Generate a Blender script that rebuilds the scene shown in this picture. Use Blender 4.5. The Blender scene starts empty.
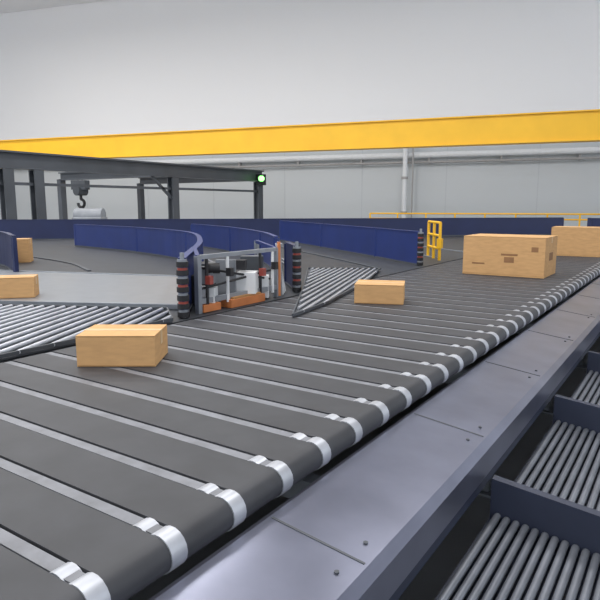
import bpy, math, random
from mathutils import Vector, Matrix
random.seed(4)
S=bpy.context.scene
S.view_settings.view_transform='Standard'

# ---------------- materials ----------------
def srgb(r,g,b):
    f=lambda c:(c/255/12.92) if c/255<=0.04045 else ((c/255+0.055)/1.055)**2.4
    return (f(r),f(g),f(b),1)
def mat(name,rgb,rough=0.5,metal=0.0,noise=0.12,scale=6.0,bump=0.0,emit=0,stretch=None,spec=0.5):
    m=bpy.data.materials.new(name); m.use_nodes=True
    nt=m.node_tree; b=nt.nodes['Principled BSDF']
    b.inputs['Roughness'].default_value=rough; b.inputs['Metallic'].default_value=metal
    b.inputs['Specular IOR Level'].default_value=spec
    c=srgb(*rgb)
    tc=nt.nodes.new('ShaderNodeTexCoord'); n=nt.nodes.new('ShaderNodeTexNoise')
    mp=nt.nodes.new('ShaderNodeMapping'); nt.links.new(tc.outputs['Object'],mp.inputs[0]); nt.links.new(mp.outputs[0],n.inputs['Vector'])
    if stretch: mp.inputs['Scale'].default_value=stretch
    n.inputs['Scale'].default_value=scale; n.inputs['Detail'].default_value=4
    r=nt.nodes.new('ShaderNodeValToRGB')
    r.color_ramp.elements[0].position=0.3; r.color_ramp.elements[1].position=0.7
    r.color_ramp.elements[0].color=tuple(x*(1-noise) for x in c[:3])+(1,)
    r.color_ramp.elements[1].color=tuple(min(1,x*(1+noise)) for x in c[:3])+(1,)
    nt.links.new(n.outputs['Fac'],r.inputs[0]); nt.links.new(r.outputs[0],b.inputs['Base Color'])
    if bump:
        bp=nt.nodes.new('ShaderNodeBump'); bp.inputs['Strength'].default_value=bump
        nt.links.new(n.outputs['Fac'],bp.inputs['Height']); nt.links.new(bp.outputs[0],b.inputs['Normal'])
    if emit:
        b.inputs['Emission Color'].default_value=c; b.inputs['Emission Strength'].default_value=emit
    return m
M={}
M['belt']=mat('dark_belt',(58,59,63),0.55,noise=0.16,scale=5,spec=.4)
M['belt2']=mat('lane_belt',(50,53,58),0.5,noise=0.14,scale=3,spec=.4)
M['strip']=mat('pale_strip',(116,118,124),0.5,0.0,noise=0.24,scale=9)
M['chrome']=mat('bright_roller',(180,183,190),0.4,0.4,noise=0.16)
M['chrome2']=mat('chute_roller',(120,124,132),0.45,0.5,noise=0.14)
M['steel']=mat('side_sheet_steel',(132,135,152),0.28,0.8,noise=0.16,scale=2.5)
M['steel2']=mat('galvanised',(138,143,150),0.45,0.4)
M['deck']=mat('silver_deck',(142,146,151),0.3,0.3,noise=0.06)
M['blue']=mat('navy_paint',(28,47,106),0.45,noise=0.1,scale=2)
M['blue2']=mat('deep_navy',(25,36,76),0.45,noise=0.1,scale=2)
M['slate']=mat('slate_panel',(44,50,68),0.5,noise=0.1,scale=2)
M['black']=mat('black_rubber',(30,30,34),0.6)
M['red']=mat('red_disc',(150,66,56),0.5)
M['orange']=mat('orange_paint',(196,120,70),0.5)
M['white']=mat('white_housing',(222,224,226),0.4,noise=0.04)
M['grey']=mat('grey_paint',(130,134,140),0.5)
M['dk']=mat('dark_steel',(70,74,80),0.5,noise=0.15,scale=1)
M['yellow']=mat('crane_yellow',(240,186,38),0.5,noise=0.05,scale=1)
M['card']=mat('cardboard',(200,158,110),0.8,noise=0.08,scale=8,stretch=(1,1,4),spec=0.2)
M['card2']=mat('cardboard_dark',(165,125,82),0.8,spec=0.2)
M['tape']=mat('tan_tape',(208,176,130),0.4,noise=0.05)
M['ink']=mat('print_ink',(140,102,68),0.8)
M['wall']=mat('wall_panel',(204,208,210),0.7,noise=0.02,scale=0.15)
M['seam']=mat('wall_seam',(195,199,202),0.7,noise=.02)
M['wallw']=mat('wall_cladding_white',(252,252,253),0.7,noise=0.01,scale=0.15)
M['pipe']=mat('pipe_paint',(230,232,234),0.4,noise=0.03)
M['pipe2']=mat('pipe_grey',(165,163,162),0.5,noise=0.05)
M['ceil']=mat('ceiling_white',(248,248,250),0.8,noise=0.01,scale=0.3)
M['floor']=mat('concrete',(160,162,164),0.55,noise=0.12,scale=0.6,bump=0.05)
M['green']=mat('green_lamp',(140,255,130),0.4,emit=3)
M['lamp']=mat('lamp_diffuser',(255,255,255),0.4,emit=3,noise=0)

# ---------------- mesh builder ----------------
class MB:
    def __init__(s,name): s.n=name; s.v=[]; s.f=[]; s.m=[]; s.sm=[]; s.mats=[]
    def mi(s,k):
        if k not in s.mats: s.mats.append(k)
        return s.mats.index(k)
    def add(s,vs,fs,k,smooth=False):
        o=len(s.v); s.v+= [tuple(v) for v in vs]; i=s.mi(k)
        for f in fs: s.f.append([a+o for a in f]); s.m.append(i); s.sm.append(smooth)
    def box(s,c,d,k,rot=0,rx=0,ry=0):
        R=Matrix.Rotation(rot,3,'Z')@Matrix.Rotation(ry,3,'Y')@Matrix.Rotation(rx,3,'X'); c=Vector(c)
        vs=[c+R@Vector((x*d[0]/2,y*d[1]/2,z*d[2]/2)) for x in(-1,1) for y in(-1,1) for z in(-1,1)]
        s.add(vs,[(0,1,3,2),(4,6,7,5),(0,4,5,1),(2,3,7,6),(0,2,6,4),(1,5,7,3)],k)
    def bar(s,a,b,w,h,k):
        a=Vector(a);b=Vector(b);d=(b-a).normalized()
        up=Vector((0,0,1)) if abs(d.z)<.95 else Vector((1,0,0))
        sd=d.cross(up).normalized(); u=sd.cross(d)
        vs=[p+sd*x*w/2+u*y*h/2 for p in(a,b) for x,y in((-1,-1),(1,-1),(1,1),(-1,1))]
        s.add(vs,[(3,2,1,0),(4,5,6,7),(0,1,5,4),(1,2,6,5),(2,3,7,6),(3,0,4,7)],k)
    def ibeam(s,a,b,w,h,k,t=.06):
        a=Vector(a);b=Vector(b);z=Vector((0,0,h/2-t/2))
        s.bar(a+z,b+z,w,t,k); s.bar(a-z,b-z,w,t,k); s.bar(a,b,t,h-2*t,k)
    def cyl(s,a,b,r,k,n=14,r2=None):
        a=Vector(a);b=Vector(b);r2=r if r2 is None else r2;d=(b-a).normalized()
        up=Vector((0,0,1)) if abs(d.z)<.95 else Vector((1,0,0))
        x=d.cross(up).normalized(); y=d.cross(x)
        ring=lambda p,q:[p+(x*math.cos(2*math.pi*i/n)+y*math.sin(2*math.pi*i/n))*q for i in range(n)]
        s.add(ring(a,r)+ring(b,r2),[(i,(i+1)%n,n+(i+1)%n,n+i) for i in range(n)],k,True)
        s.add(ring(a,r)+ring(b,r2),[tuple(range(n))[::-1],tuple(range(n,2*n))],k)
    def prism(s,poly,z0,z1,k):
        n=len(poly)
        s.add([(x,y,z0) for x,y in poly]+[(x,y,z1) for x,y in poly],
              [tuple(range(n))[::-1],tuple(range(n,2*n))]+[(i,(i+1)%n,n+(i+1)%n,n+i) for i in range(n)],k)
    def profY(s,prof,y0,y1,k,smooth=False):
        n=len(prof)
        s.add([(x,y0,z) for x,z in prof]+[(x,y1,z) for x,z in prof],[(i,(i+1)%n,n+(i+1)%n,n+i) for i in range(n)],k,smooth)
        s.add([(x,y0,z) for x,z in prof]+[(x,y1,z) for x,z in prof],[tuple(range(n)),tuple(range(n,2*n))[::-1]],k)
    def wallstrip(s,pts,t,z0,z1,k):
        P=[Vector((p[0],p[1])) for p in pts]; N=[]
        for i in range(len(P)):
            d=(P[min(i+1,len(P)-1)]-P[max(i-1,0)]).normalized(); N.append(Vector((-d.y,d.x)))
        vs=[]
        for p,n in zip(P,N):
            a=p+n*t/2;b=p-n*t/2
            vs+=[(a.x,a.y,z0),(b.x,b.y,z0),(b.x,b.y,z1),(a.x,a.y,z1)]
        fs=[(0,1,2,3),tuple(4*(len(P)-1)+j for j in(3,2,1,0))]
        for i in range(len(P)-1):
            o=4*i
            for j in range(4): fs.append((o+j,o+(j+1)%4,o+4+(j+1)%4,o+4+j)[::-1])
        s.add(vs,fs,k)
    def done(s,bevel=0,parent=None):
        me=bpy.data.meshes.new(s.n); me.from_pydata(s.v,[],s.f)
        for k in s.mats: me.materials.append(M[k])
        for p,i,q in zip(me.polygons,s.m,s.sm): p.material_index=i; p.use_smooth=q
        import bmesh
        bm=bmesh.new(); bm.from_mesh(me); bmesh.ops.recalc_face_normals(bm,faces=bm.faces); bm.to_mesh(me); bm.free()
        o=bpy.data.objects.new(s.n,me); S.collection.objects.link(o)
        if bevel:
            b=o.modifiers.new('b','BEVEL'); b.width=bevel; b.segments=2; b.limit_method='ANGLE'
        if parent: o.parent=parent
        return o
def curve(pts,n=8):
    P=[Vector(p) for p in pts]; P=[2*P[0]-P[1]]+P+[2*P[-1]-P[-2]]; out=[]
    for i in range(1,len(P)-2):
        for j in range(n):
            t=j/n;a,b,c,d=P[i-1:i+3]
            out.append(.5*((2*b)+(c-a)*t+(2*a-5*b+4*c-d)*t*t+(3*b-a-3*c+d)*t**3))
    out.append(P[-2]); return out
def clip(p,d,poly):
    t0,t1=-1e9,1e9; n=len(poly)
    A=sum(poly[i][0]*poly[(i+1)%n][1]-poly[(i+1)%n][0]*poly[i][1] for i in range(n))
    for i in range(n):
        a=poly[i];b=poly[(i+1)%n]; nx,ny=(-(b[1]-a[1]),b[0]-a[0])
        if A<0: nx,ny=-nx,-ny
        num=(p[0]-a[0])*nx+(p[1]-a[1])*ny; den=d[0]*nx+d[1]*ny
        if abs(den)<1e-9:
            if num<0: return None
            continue
        t=-num/den
        if den>0: t0=max(t0,t)
        else: t1=min(t1,t)
    return (t0,t1) if t1-t0>.05 else None

# ---------------- room ----------------
wd=Vector((.963,.27,0)).normalized(); wn=Vector((-wd.y,wd.x,0))
P0=Vector((-21.1,31.6,0)); wr=math.atan2(wd.y,wd.x)
H=15.5
w=MB('wall_back'); a=P0-wd*46+wn*.15; b=P0+wd*34+wn*.15
w.bar(a+Vector((0,0,3.1)),b+Vector((0,0,3.1)),.3,6.2,'wall')
w.bar(a+Vector((0,0,6.2+(H-6.2)/2)),b+Vector((0,0,6.2+(H-6.2)/2)),.3,H-6.2,'wallw')
for i in range(1,16):
    p=P0-wd*46+wd*5*i
    w.box(p+Vector((0,0,3.1)),(.05,.02,6.2),'seam',rot=wr)
w.done()
w=MB('wall_left'); c=P0-wd*46
w.bar(c+Vector((0,0,H/2))-wn*45,c+Vector((0,0,H/2)),.3,H,'wallw'); w.done()
w=MB('floor'); w.box((-22,10,-.05),(110,90,.1),'floor'); w.done()
w=MB('ceiling'); w.box((-22,10,H+.1),(110,90,.2),'ceil'); w.done()
w=MB('trim_roof_purlins')
for i in range(9):
    q=P0-wn*(5+4.5*i)+Vector((0,0,H-.2)); w.ibeam(q-wd*40,q+wd*30,.22,.38,'ceil')
w.done()
w=MB('wall_pipe_run'); 
q=P0-wn*.35
w.cyl(q-wd*38+Vector((0,0,4.75)),q+wd*32+Vector((0,0,4.95)),.17,'pipe')
w.cyl(q-wd*14+Vector((0,0,4.4)),q+wd*32+Vector((0,0,4.55)),.07,'pipe2')
for i in range(-9,9):
    w.box(q+wd*i*4+Vector((0,0,4.7))+wn*.15,(.1,.35,.6),'pipe2',rot=wr)
w.done()
w=MB('wall_down_pipe'); q=P0+wd*6.7-wn*.8
w.cyl(q,q+Vector((0,0,6.2)),.14,'pipe')
w.cyl(q+wd*.45,q+wd*.45+Vector((0,0,6.2)),.05,'pipe2')
for z in (1.5,3.5,5.5): w.cyl(q+Vector((0,0,z)),q+Vector((0,0,z+.14)),.2,'pipe2')
w.done()

# ---------------- overhead crane ----------------
w=MB('overhead_crane'); g0=Vector((-42.1,17.9,0)); g1=Vector((4,28.2,0))
zc=5.085
w.bar(g0+Vector((0,0,zc)),g1+Vector((0,0,zc)),.45,1.1,'yellow')
w.bar(g0+Vector((0,0,zc-.56)),g1+Vector((0,0,zc-.56)),.65,.05,'yellow')
w.bar(g0+Vector((0,0,zc+.56)),g1+Vector((0,0,zc+.56)),.65,.05,'yellow')
gd=(g1-g0).normalized(); gr=math.atan2(gd.y,gd.x)
for g in (g0,g1):
    w.box(g+Vector((0,0,zc+.8)),(.8,3,.5),'yellow',rot=gr)
    w.box(g+Vector((0,0,2.25)),(.5,.5,4.5),'dk',rot=gr)
h=g0+gd*(13.9)
w.box(h+Vector((0,0,4.35)),(1.7,1.0,.4),'dk',rot=gr)
w.box(h+Vector((.4,0,4.05)),(.6,.6,.3),'black',rot=gr)
for sx in (-.15,.15): w.cyl(h+gd*sx+Vector((0,0,3.1)),h+gd*sx+Vector((0,0,4.3)),.03,'black',8)
w.box(h+Vector((0,0,3.1)),(.95,.4,.5),'dk',rot=gr)
w.cyl(h+Vector((0,-.3,2.8)),h+Vector((0,.3,2.8)),.28,'dk')
w.cyl(h+Vector((0,0,2.3)),h+Vector((0,0,2.8)),.08,'black')
prev=None
for i in range(12):
    t=math.radians(90-25*i); p=h+gd*(.22*math.cos(t))+Vector((0,0,2.1+.22*math.sin(t)))
    if prev is not None: w.cyl(prev,p,.08,'black',8)
    prev=p
w.done()

# ---------------- steel gantry ----------------
w=MB('steel_gantry'); X=-19.3
w.ibeam((X,3,3.5),(X,25.3,3.5),.35,.58,'dk')
w.bar((X,3,2.72),(X,25.3,2.72),.1,.1,'dk')
for y in (11.3,12.4,18.9,25.0):
    w.box((X,y,1.6),(.34,.06,3.2),'dk'); w.box((X-.15,y,1.6),(.05,.36,3.2),'dk'); w.box((X+.15,y,1.6),(.05,.36,3.2),'dk')
    w.box((X,y,.02),(.6,.6,.04),'dk')
w.ibeam((X-8,18.9,3.45),(X,18.9,3.45),.3,.4,'dk'); w.box((X-8,18.9,1.65),(.3,.3,3.3),'dk')
w.bar((X,17.7,3.2),(X,18.9,2.2),.1,.1,'dk')
w.ibeam((X-9,25,3.45),(X,25,3.45),.3,.4,'dk'); w.box((X-9,25,1.65),(.3,.3,3.3),'dk')
w.box((X+.25,24.9,3.3),(.45,.3,.55),'black')
w.cyl((X+.5,24.7,3.35),(X+.5,24.55,3.35),.14,'green')
w.done()

# ---------------- main cross-belt table ----------------
XL,XR=-3.7,-1.23; r=.06; PIT=.29
def stadium(xl,xr,zt,r,n=10):
    out=[]
    for i in range(n+1):
        t=math.pi/2-math.pi*i/n; out.append((xr-r+r*math.cos(t),zt-r+r*math.sin(t)))
    for i in range(n+1):
        t=-math.pi/2-math.pi*i/n; out.append((xl+r+r*math.cos(t),zt-r+r*math.sin(t)))
    return out
w=MB('belt_sorter_conveyor')
y=-.6+.04
Y_END=22.8
st=stadium(XL,XR,1.0,r); st2=stadium(XL,XR-.005,.996,.056)
while y<Y_END:
    w.profY(st,y+.033,y+PIT-.033,'belt',True)
    w.profY(st2,y-.024,y+.024,'strip',True)
    w.cyl((XR-.06,y-.032,.94),(XR-.06,y+.032,.94),.064,'chrome',18)
    w.cyl((XR-.15,y-.03,.948),(XR-.15,y+.03,.948),.056,'chrome',18)
    y+=PIT
w.box(((XL+XR)/2,(Y_END-.5)/2,.93),(XR-XL-.3,Y_END+.5,.06),'black')
pr=[(-1.225,.875),(-1.2,.885),(-.80,.835),(-.765,.805),(-.765,.67),(-.78,.67),(-.78,.795),(-.82,.82),(-1.2,.87),(-1.225,.86)]
w.profY(pr,-.6,Y_END,'steel')
yy=.3
while yy<Y_END:
    w.box((-1.0,yy,.8605),(.38,.01,.004),'dk',ry=math.atan(.05/.4))
    for o in (-.1,.1):
        zb=.885-(-.86+1.2)*(.05/.4)
        w.cyl((-.86,yy+o,zb-.004),(-.86,yy+o,zb+.006),.009,'dk',8)
    yy+=1.3
w.box((-1.0,(Y_END-.6)/2,.6),(.04,Y_END+.6,.5),'dk')
w.box((-.82,(Y_END-.6)/2,.62),(.05,Y_END+.6,.1),'slate')
w.box((-3.6,(Y_END-.6)/2,.7),(.06,Y_END+.6,.35),'dk')
yy=0
while yy<Y_END:
    for x in (-1.1,-3.5):
        w.box((x,yy,.42),(.1,.1,.84),'steel2'); w.box((x,yy,.01),(.2,.2,.02),'steel2')
    w.box((-2.3,yy,.8),(2.4,.08,.1),'steel2')
    yy+=2
w.done()

# ---------------- induction platform ----------------
G1=[(-3.82,3.82),(-5.6,5.95),(-7.6,7.75),(-10,8.7),(-12.9,9.25)]
G2=[(-8.3,4.9),(-10,5.6),(-13.5,6.2)]
G3=[(-5.3,7.3),(-6.5,8.5),(-8.4,9.9),(-10.7,11.1)]
G4=[(-3.86,9.45),(-5.2,10.5),(-7.5,12.2),(-10,14.0)]
w=MB('induction_platform')
plat=[(-3.74,-1),(-3.74,22.4),(-17.5,9.2),(-18.7,8.3),(-18.7,-1)]
w.prism(plat,.8,.985,'belt2')
for x in (-4,-8,-12,-16):
    for yy in (-.5,3,6): w.box((x,yy,.4),(.14,.14,.8),'steel2')
def shift(pts,dx,dy): return [(p[0]+dx,p[1]+dy) for p in pts]
for base,(dx,dy),kk in ((G1,(-.1,.55),'steel2'),(G3,(.1,.35),'steel2'),(G3,(-.3,.9),'steel2'),(G4,(-.3,-.9),'dk'),(G4,(-.2,1.5),'steel2'),(G4,(-.2,3.2),'steel2'),(G2,(.5,.9),'dk')):
    w.wallstrip(curve(shift(base,dx,dy)),.05,.985,1.005,kk)
w.done()
def roller_deck(name,poly,ang,pit,rad,ztop,k='chrome'):
    w=MB(name)
    w.prism(poly,ztop-2*rad-.012,ztop-2*rad,'dk')
    d=(math.cos(ang),math.sin(ang)); n=(-d[1],d[0])
    os_=[p[0]*n[0]+p[1]*n[1] for p in poly]; o=min(os_)+pit/2
    while o<max(os_):
        c=clip((n[0]*o,n[1]*o),d,poly)
        if c:
            a=(n[0]*o+d[0]*(c[0]+.01),n[1]*o+d[1]*(c[0]+.01),ztop-rad); b=(n[0]*o+d[0]*(c[1]-.01),n[1]*o+d[1]*(c[1]-.01),ztop-rad)
            w.cyl(a,b,rad,k,10)
        o+=pit
    m=len(poly)
    for i in range(m):
        p,q=poly[i],poly[(i+1)%m]
        w.bar((p[0],p[1],ztop-rad),(q[0],q[1],ztop-rad),.015,2*rad*.8,'dk')
    return w.done()
P1=[(-3.74,-.9),(-3.74,3.6),(-4.17,3.95),(-5.8,3.1),(-8.2,1.9),(-8.2,-.9)]
roller_deck('merge_roller_deck',P1,math.radians(90+25),.11,.018,1.036)
P3=[(-2.95,4.3),(-3.06,5.1),(-3.5,6.8),(-4.05,8.3),(-5.0,7.72),(-3.74,5.66)]
roller_deck('merge_roller_deck',P3,math.radians(90+18),.085,.014,1.042)
w=MB('induction_belt'); 
P2=[(-8.3,2.1),(-5.8,3.3),(-4.15,4.12),(-5.9,5.85),(-9.4,4.6)]
w.prism(P2,.987,1.03,'deck')
for i in range(len(P2)):
    p,q=P2[i],P2[(i+1)%len(P2)]; w.bar((p[0],p[1],1.015),(q[0],q[1],1.015),.05,.05,'steel2')
w.done()

# ---------------- blue guards ----------------
def guard(pts,z0=.986,z1=1.52,k='blue',n=8,stack=False,t=.04):
    c=curve(pts,n); w=MB('blue_side_guard'); w.wallstrip(c,t,z0,z1,k)
    w.wallstrip(c,t+.03,z1,z1+.015,k); w.wallstrip(c,t+.03,z0,z0+.03,'dk')
    for i in range(0,len(c),8): w.box((c[i].x,c[i].y,(z0+z1)/2),(.06,.06,z1-z0-.02),k)
    if stack:
        x,y=c[0]; 
        w.cyl((x,y,z0),(x,y,z1+.06),.02,'steel2')
        nn=7; st=(z1-z0)/nn
        for j in range(nn):
            z=z0+st*j+.01
            w.cyl((x,y,z),(x,y,z+st*.62),.055,'black',16)
            w.cyl((x,y,z+st*.62),(x,y,z+st*.9),.045,'red' if j%2 else 'steel2',16)
    return w.done()
guard(G1,stack=True); guard(G2,z1=1.55,k='blue2'); guard(G3)
guard(G4,stack=True,z1=1.55)
guard([(-18.6,8.5),(-17.4,9.4),(-10,16.4),(-3.9,22.3)],k='blue2',z1=1.57)
w=MB('blue_partition')
w.bar((-3.2,23.3,.78),(6,27,.78),.06,1.55,'blue2')
for i in range(6):
    p=Vector((-3.2,23.3,0)).lerp(Vector((6,27,0)),i/5); w.box(p+Vector((0,0,.78)),(.12,.12,1.56),'blue2')
w.done()
guard([(-3.88,5.75),(-4.4,6.3)],stack=True,k='blue2')

# ---------------- drive / scanner frame between lanes ----------------
w=MB('induction_drive_unit')
for (x,y) in ((-3.85,4.05),(-3.85,5.3),(-4.75,4.95),(-4.9,6.3)):
    w.box((x,y,1.26),(.05,.05,.545),'steel2')
w.bar((-3.85,4.05,1.52),(-3.85,5.3,1.52),.04,.04,'steel2'); w.bar((-3.85,4.05,1.1),(-3.85,5.3,1.1),.04,.05,'grey')
w.bar((-3.85,5.3,1.52),(-4.9,6.3,1.52),.04,.04,'blue'); w.bar((-3.85,4.05,1.52),(-4.75,4.95,1.52),.04,.04,'blue')
w.box((-3.93,4.27,1.13),(.16,.16,.16),'white',rot=.5); w.box((-3.93,4.25,1.33),(.16,.14,.16),'grey',rot=.5)
w.cyl((-3.9,4.2,1.4),(-3.8,4.3,1.4),.05,'black')
w.box((-3.9,4.85,1.2),(.2,.22,.22),'white',rot=.5); w.box((-3.98,4.85,1.38),(.1,.12,.1),'black',rot=.5)
w.box((-3.98,4.6,1.2),(.2,.06,.5),'grey',rot=.5)
w.box((-4.35,5.5,1.2),(.26,.2,.42),'dk',rot=.6); w.box((-3.92,5.15,1.12),(.12,.16,.24),'white',rot=.6)
w.box((-4.45,4.9,1.18),(.4,.3,.38),'dk',rot=.6); w.box((-4.2,4.5,1.15),(.2,.3,.3),'black',rot=.6)
w.box((-3.85,4.72,1.03),(.14,.55,.08),'orange'); w.box((-3.85,4.72,1.08),(.11,.45,.02),'card2')
w.box((-3.86,4.2,1.03),(.1,.24,.07),'orange')
for k,(x,y) in enumerate(((-3.83,4.15),(-3.83,4.45),(-3.83,4.98),(-3.83,5.2))):
    w.cyl((x,y,1.05),(x,y,1.5),.016,'white' if k%2 else 'black',8); w.box((x+.03,y,1.3+.05*(k%2)),(.06,.05,.08),'black' if k%2 else 'red')
for i in range(6):
    y0=5.36+.055*i; w.cyl((-3.82-.03*i,y0,1.0),(-3.86-.05*i,y0+.02,1.56),.012,'white' if i%2 else 'steel2',8)
w.bar((-3.82,5.36,1.56),(-4.1,5.68,1.56),.03,.03,'steel2')
w.cyl((-3.83,5.32,1.0),(-3.83,5.32,1.6),.02,'orange',10)
w.cyl((-3.85,4.1,1.22),(-3.85,5.2,1.3),.012,'black',8); w.cyl((-3.87,4.1,1.42),(-3.87,5.2,1.2),.012,'black',8)
w.done()

# ---------------- cartons ----------------
def carton(loc,size,rot,prnt=False,z=1.0):
    L,D,Hh=size; w=MB('cardboard_box')
    w.box((0,0,Hh/2-.004),(L,D,Hh-.012),'card')
    t=.006
    w.box((0,-D/4-.001,Hh-t/2-.001),(L,D/2-.004,t),'card'); w.box((0,D/4+.001,Hh-t/2-.001),(L,D/2-.004,t),'card')
    w.box((0,0,Hh),(L+.002,.055,.003),'tape')
    for s_ in (-1,1): w.box((s_*(L/2+.001),0,Hh-.045),(.003,.055,.09),'tape')
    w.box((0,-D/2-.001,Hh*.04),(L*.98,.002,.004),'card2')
    if prnt:
        w.box((L*.08,-D/2-.0015,Hh*.55),(L*.2,.002,Hh*.05),'ink'); w.box((L*.08,-D/2-.0015,Hh*.42),(L*.12,.002,Hh*.14),'ink')
        w.box((-L*.3,-D/2-.0015,Hh*.3),(L*.16,.002,Hh*.04),'ink'); w.box((L*.38,-D/2-.0015,Hh*.7),(L*.08,.002,Hh*.12),'ink')
        w.box((L/2+.0015,0,Hh*.5),(.002,D*.3,Hh*.2),'ink')
    o=w.done(bevel=.006); o.location=(loc[0],loc[1],z); o.rotation_euler=(0,0,math.radians(rot)); return o
carton((-3.05,2.5),(.49,.36,.20),34,z=1.0)
carton((-2.27,9.0),(1.14,.8,.56),0,prnt=True)
carton((-2.0,13.1),(.9,.7,.57),4)
carton((-2.72,5.6),(.5,.4,.2),22)
carton((-6.03,3.54),(.42,.28,.22),48,z=1.031)
carton((-10.15,6.1),(.36,.36,.42),48,z=.986)

# ---------------- chutes on the right ----------------
def chute(y0):
    w=MB('discharge_chute'); y1=y0+1.5
    xa,xb,za,zb=-.74,1.9,.50,.16; sl=(zb-za)/(xb-xa)
    w.profY([(xa,za-.05),(xb,zb-.05),(xb,zb-.08),(xa,za-.08)],y0+.03,y1-.03,'slate')
    x=xa+.04
    while x<xb:
        z=za+sl*(x-xa); w.cyl((x,y0+.03,z-.022),(x,y1-.03,z-.022),.018,'chrome2',10); x+=.045
    w.profY([(xa,za-.12),(xb,zb-.12),(xb,zb+.2),(xa,za+.14)],y1-.025,y1+.025,'slate')
    w.bar((xa,y1,za+.15),(xb,y1,zb+.21),.05,.02,'slate')
    for x in (xa+.1,xb-.1): w.box((x,y1-.06,.17 if x<0 else .05),(.06,.06,.34 if x<0 else .1),'steel2')
    return w.done()
for k in range(10): chute(-.2+1.55*k)

# ---------------- yellow stair / railing ----------------
w=MB('yellow_safety_rail'); 
pp=((-3.95,10.6),(-4.2,10.95),(-4.45,11.3))
for (x,y) in pp: w.cyl((x,y,.987),(x,y,1.68),.028,'yellow',10)
for z in (1.2,1.44,1.68): w.cyl((pp[0][0],pp[0][1],z),(pp[2][0],pp[2][1],z),.024,'yellow',10)
w.box((-3.95,10.6,1.3),(.09,.09,.18),'yellow')
w.done()
w=MB('yellow_handrail')
q0=Vector((-13,25.5,0)); q1=Vector((2,30,0)); n=12
for i in range(n+1):
    p=q0.lerp(q1,i/n); w.cyl(p,p+Vector((0,0,1.62)),.04,'yellow',8)
for z in (1.62,1.38): w.cyl(q0+Vector((0,0,z)),q1+Vector((0,0,z)),.035,'yellow',8)
w.done()
w=MB('motor_cover'); 
w.box((-17.3,13.0,.8),(1.0,.7,1.6),'grey',rot=.6); w.cyl((-17.7,12.75,1.62),(-16.9,13.25,1.62),.28,'grey',16)
w.done(bevel=.03)

# ---------------- light ----------------
Wd=bpy.data.worlds.new('World'); S.world=Wd; Wd.use_nodes=True
Wd.node_tree.nodes['Background'].inputs[0].default_value=(.88,.93,1,1)
Wd.node_tree.nodes['Background'].inputs[1].default_value=1.6
for ix in range(4):
    for iy in range(3):
        x=-32+10*ix; y=-6+10*iy
        p=Vector((x,y,H-1.6))
        w=MB('high_bay_lamp'); w.cyl(p+Vector((0,0,.1)),p+Vector((0,0,.35)),.45,'white',20,r2=.15)
        w.cyl(p+Vector((0,0,.06)),p+Vector((0,0,.1)),.42,'lamp',20); w.cyl(p+Vector((0,0,.3)),p+Vector((0,0,1.59)),.02,'dk',6)
        w.done()
        l=bpy.data.lights.new('high_bay_light','AREA'); l.energy=750; l.size=3; l.shape='DISK'; l.color=(1,.98,.96)
        o=bpy.data.objects.new('high_bay_light',l); o.location=p; S.collection.objects.link(o)
# ---------------- camera ----------------
cd=bpy.data.cameras.new('camera'); cd.lens=35.5; cd.sensor_width=36; cd.clip_end=300
co=bpy.data.objects.new('camera',cd); S.collection.objects.link(co)
co.location=(0,0,2.0); co.rotation_euler=(math.radians(90-9.1),0,math.radians(33.7))
S.camera=co
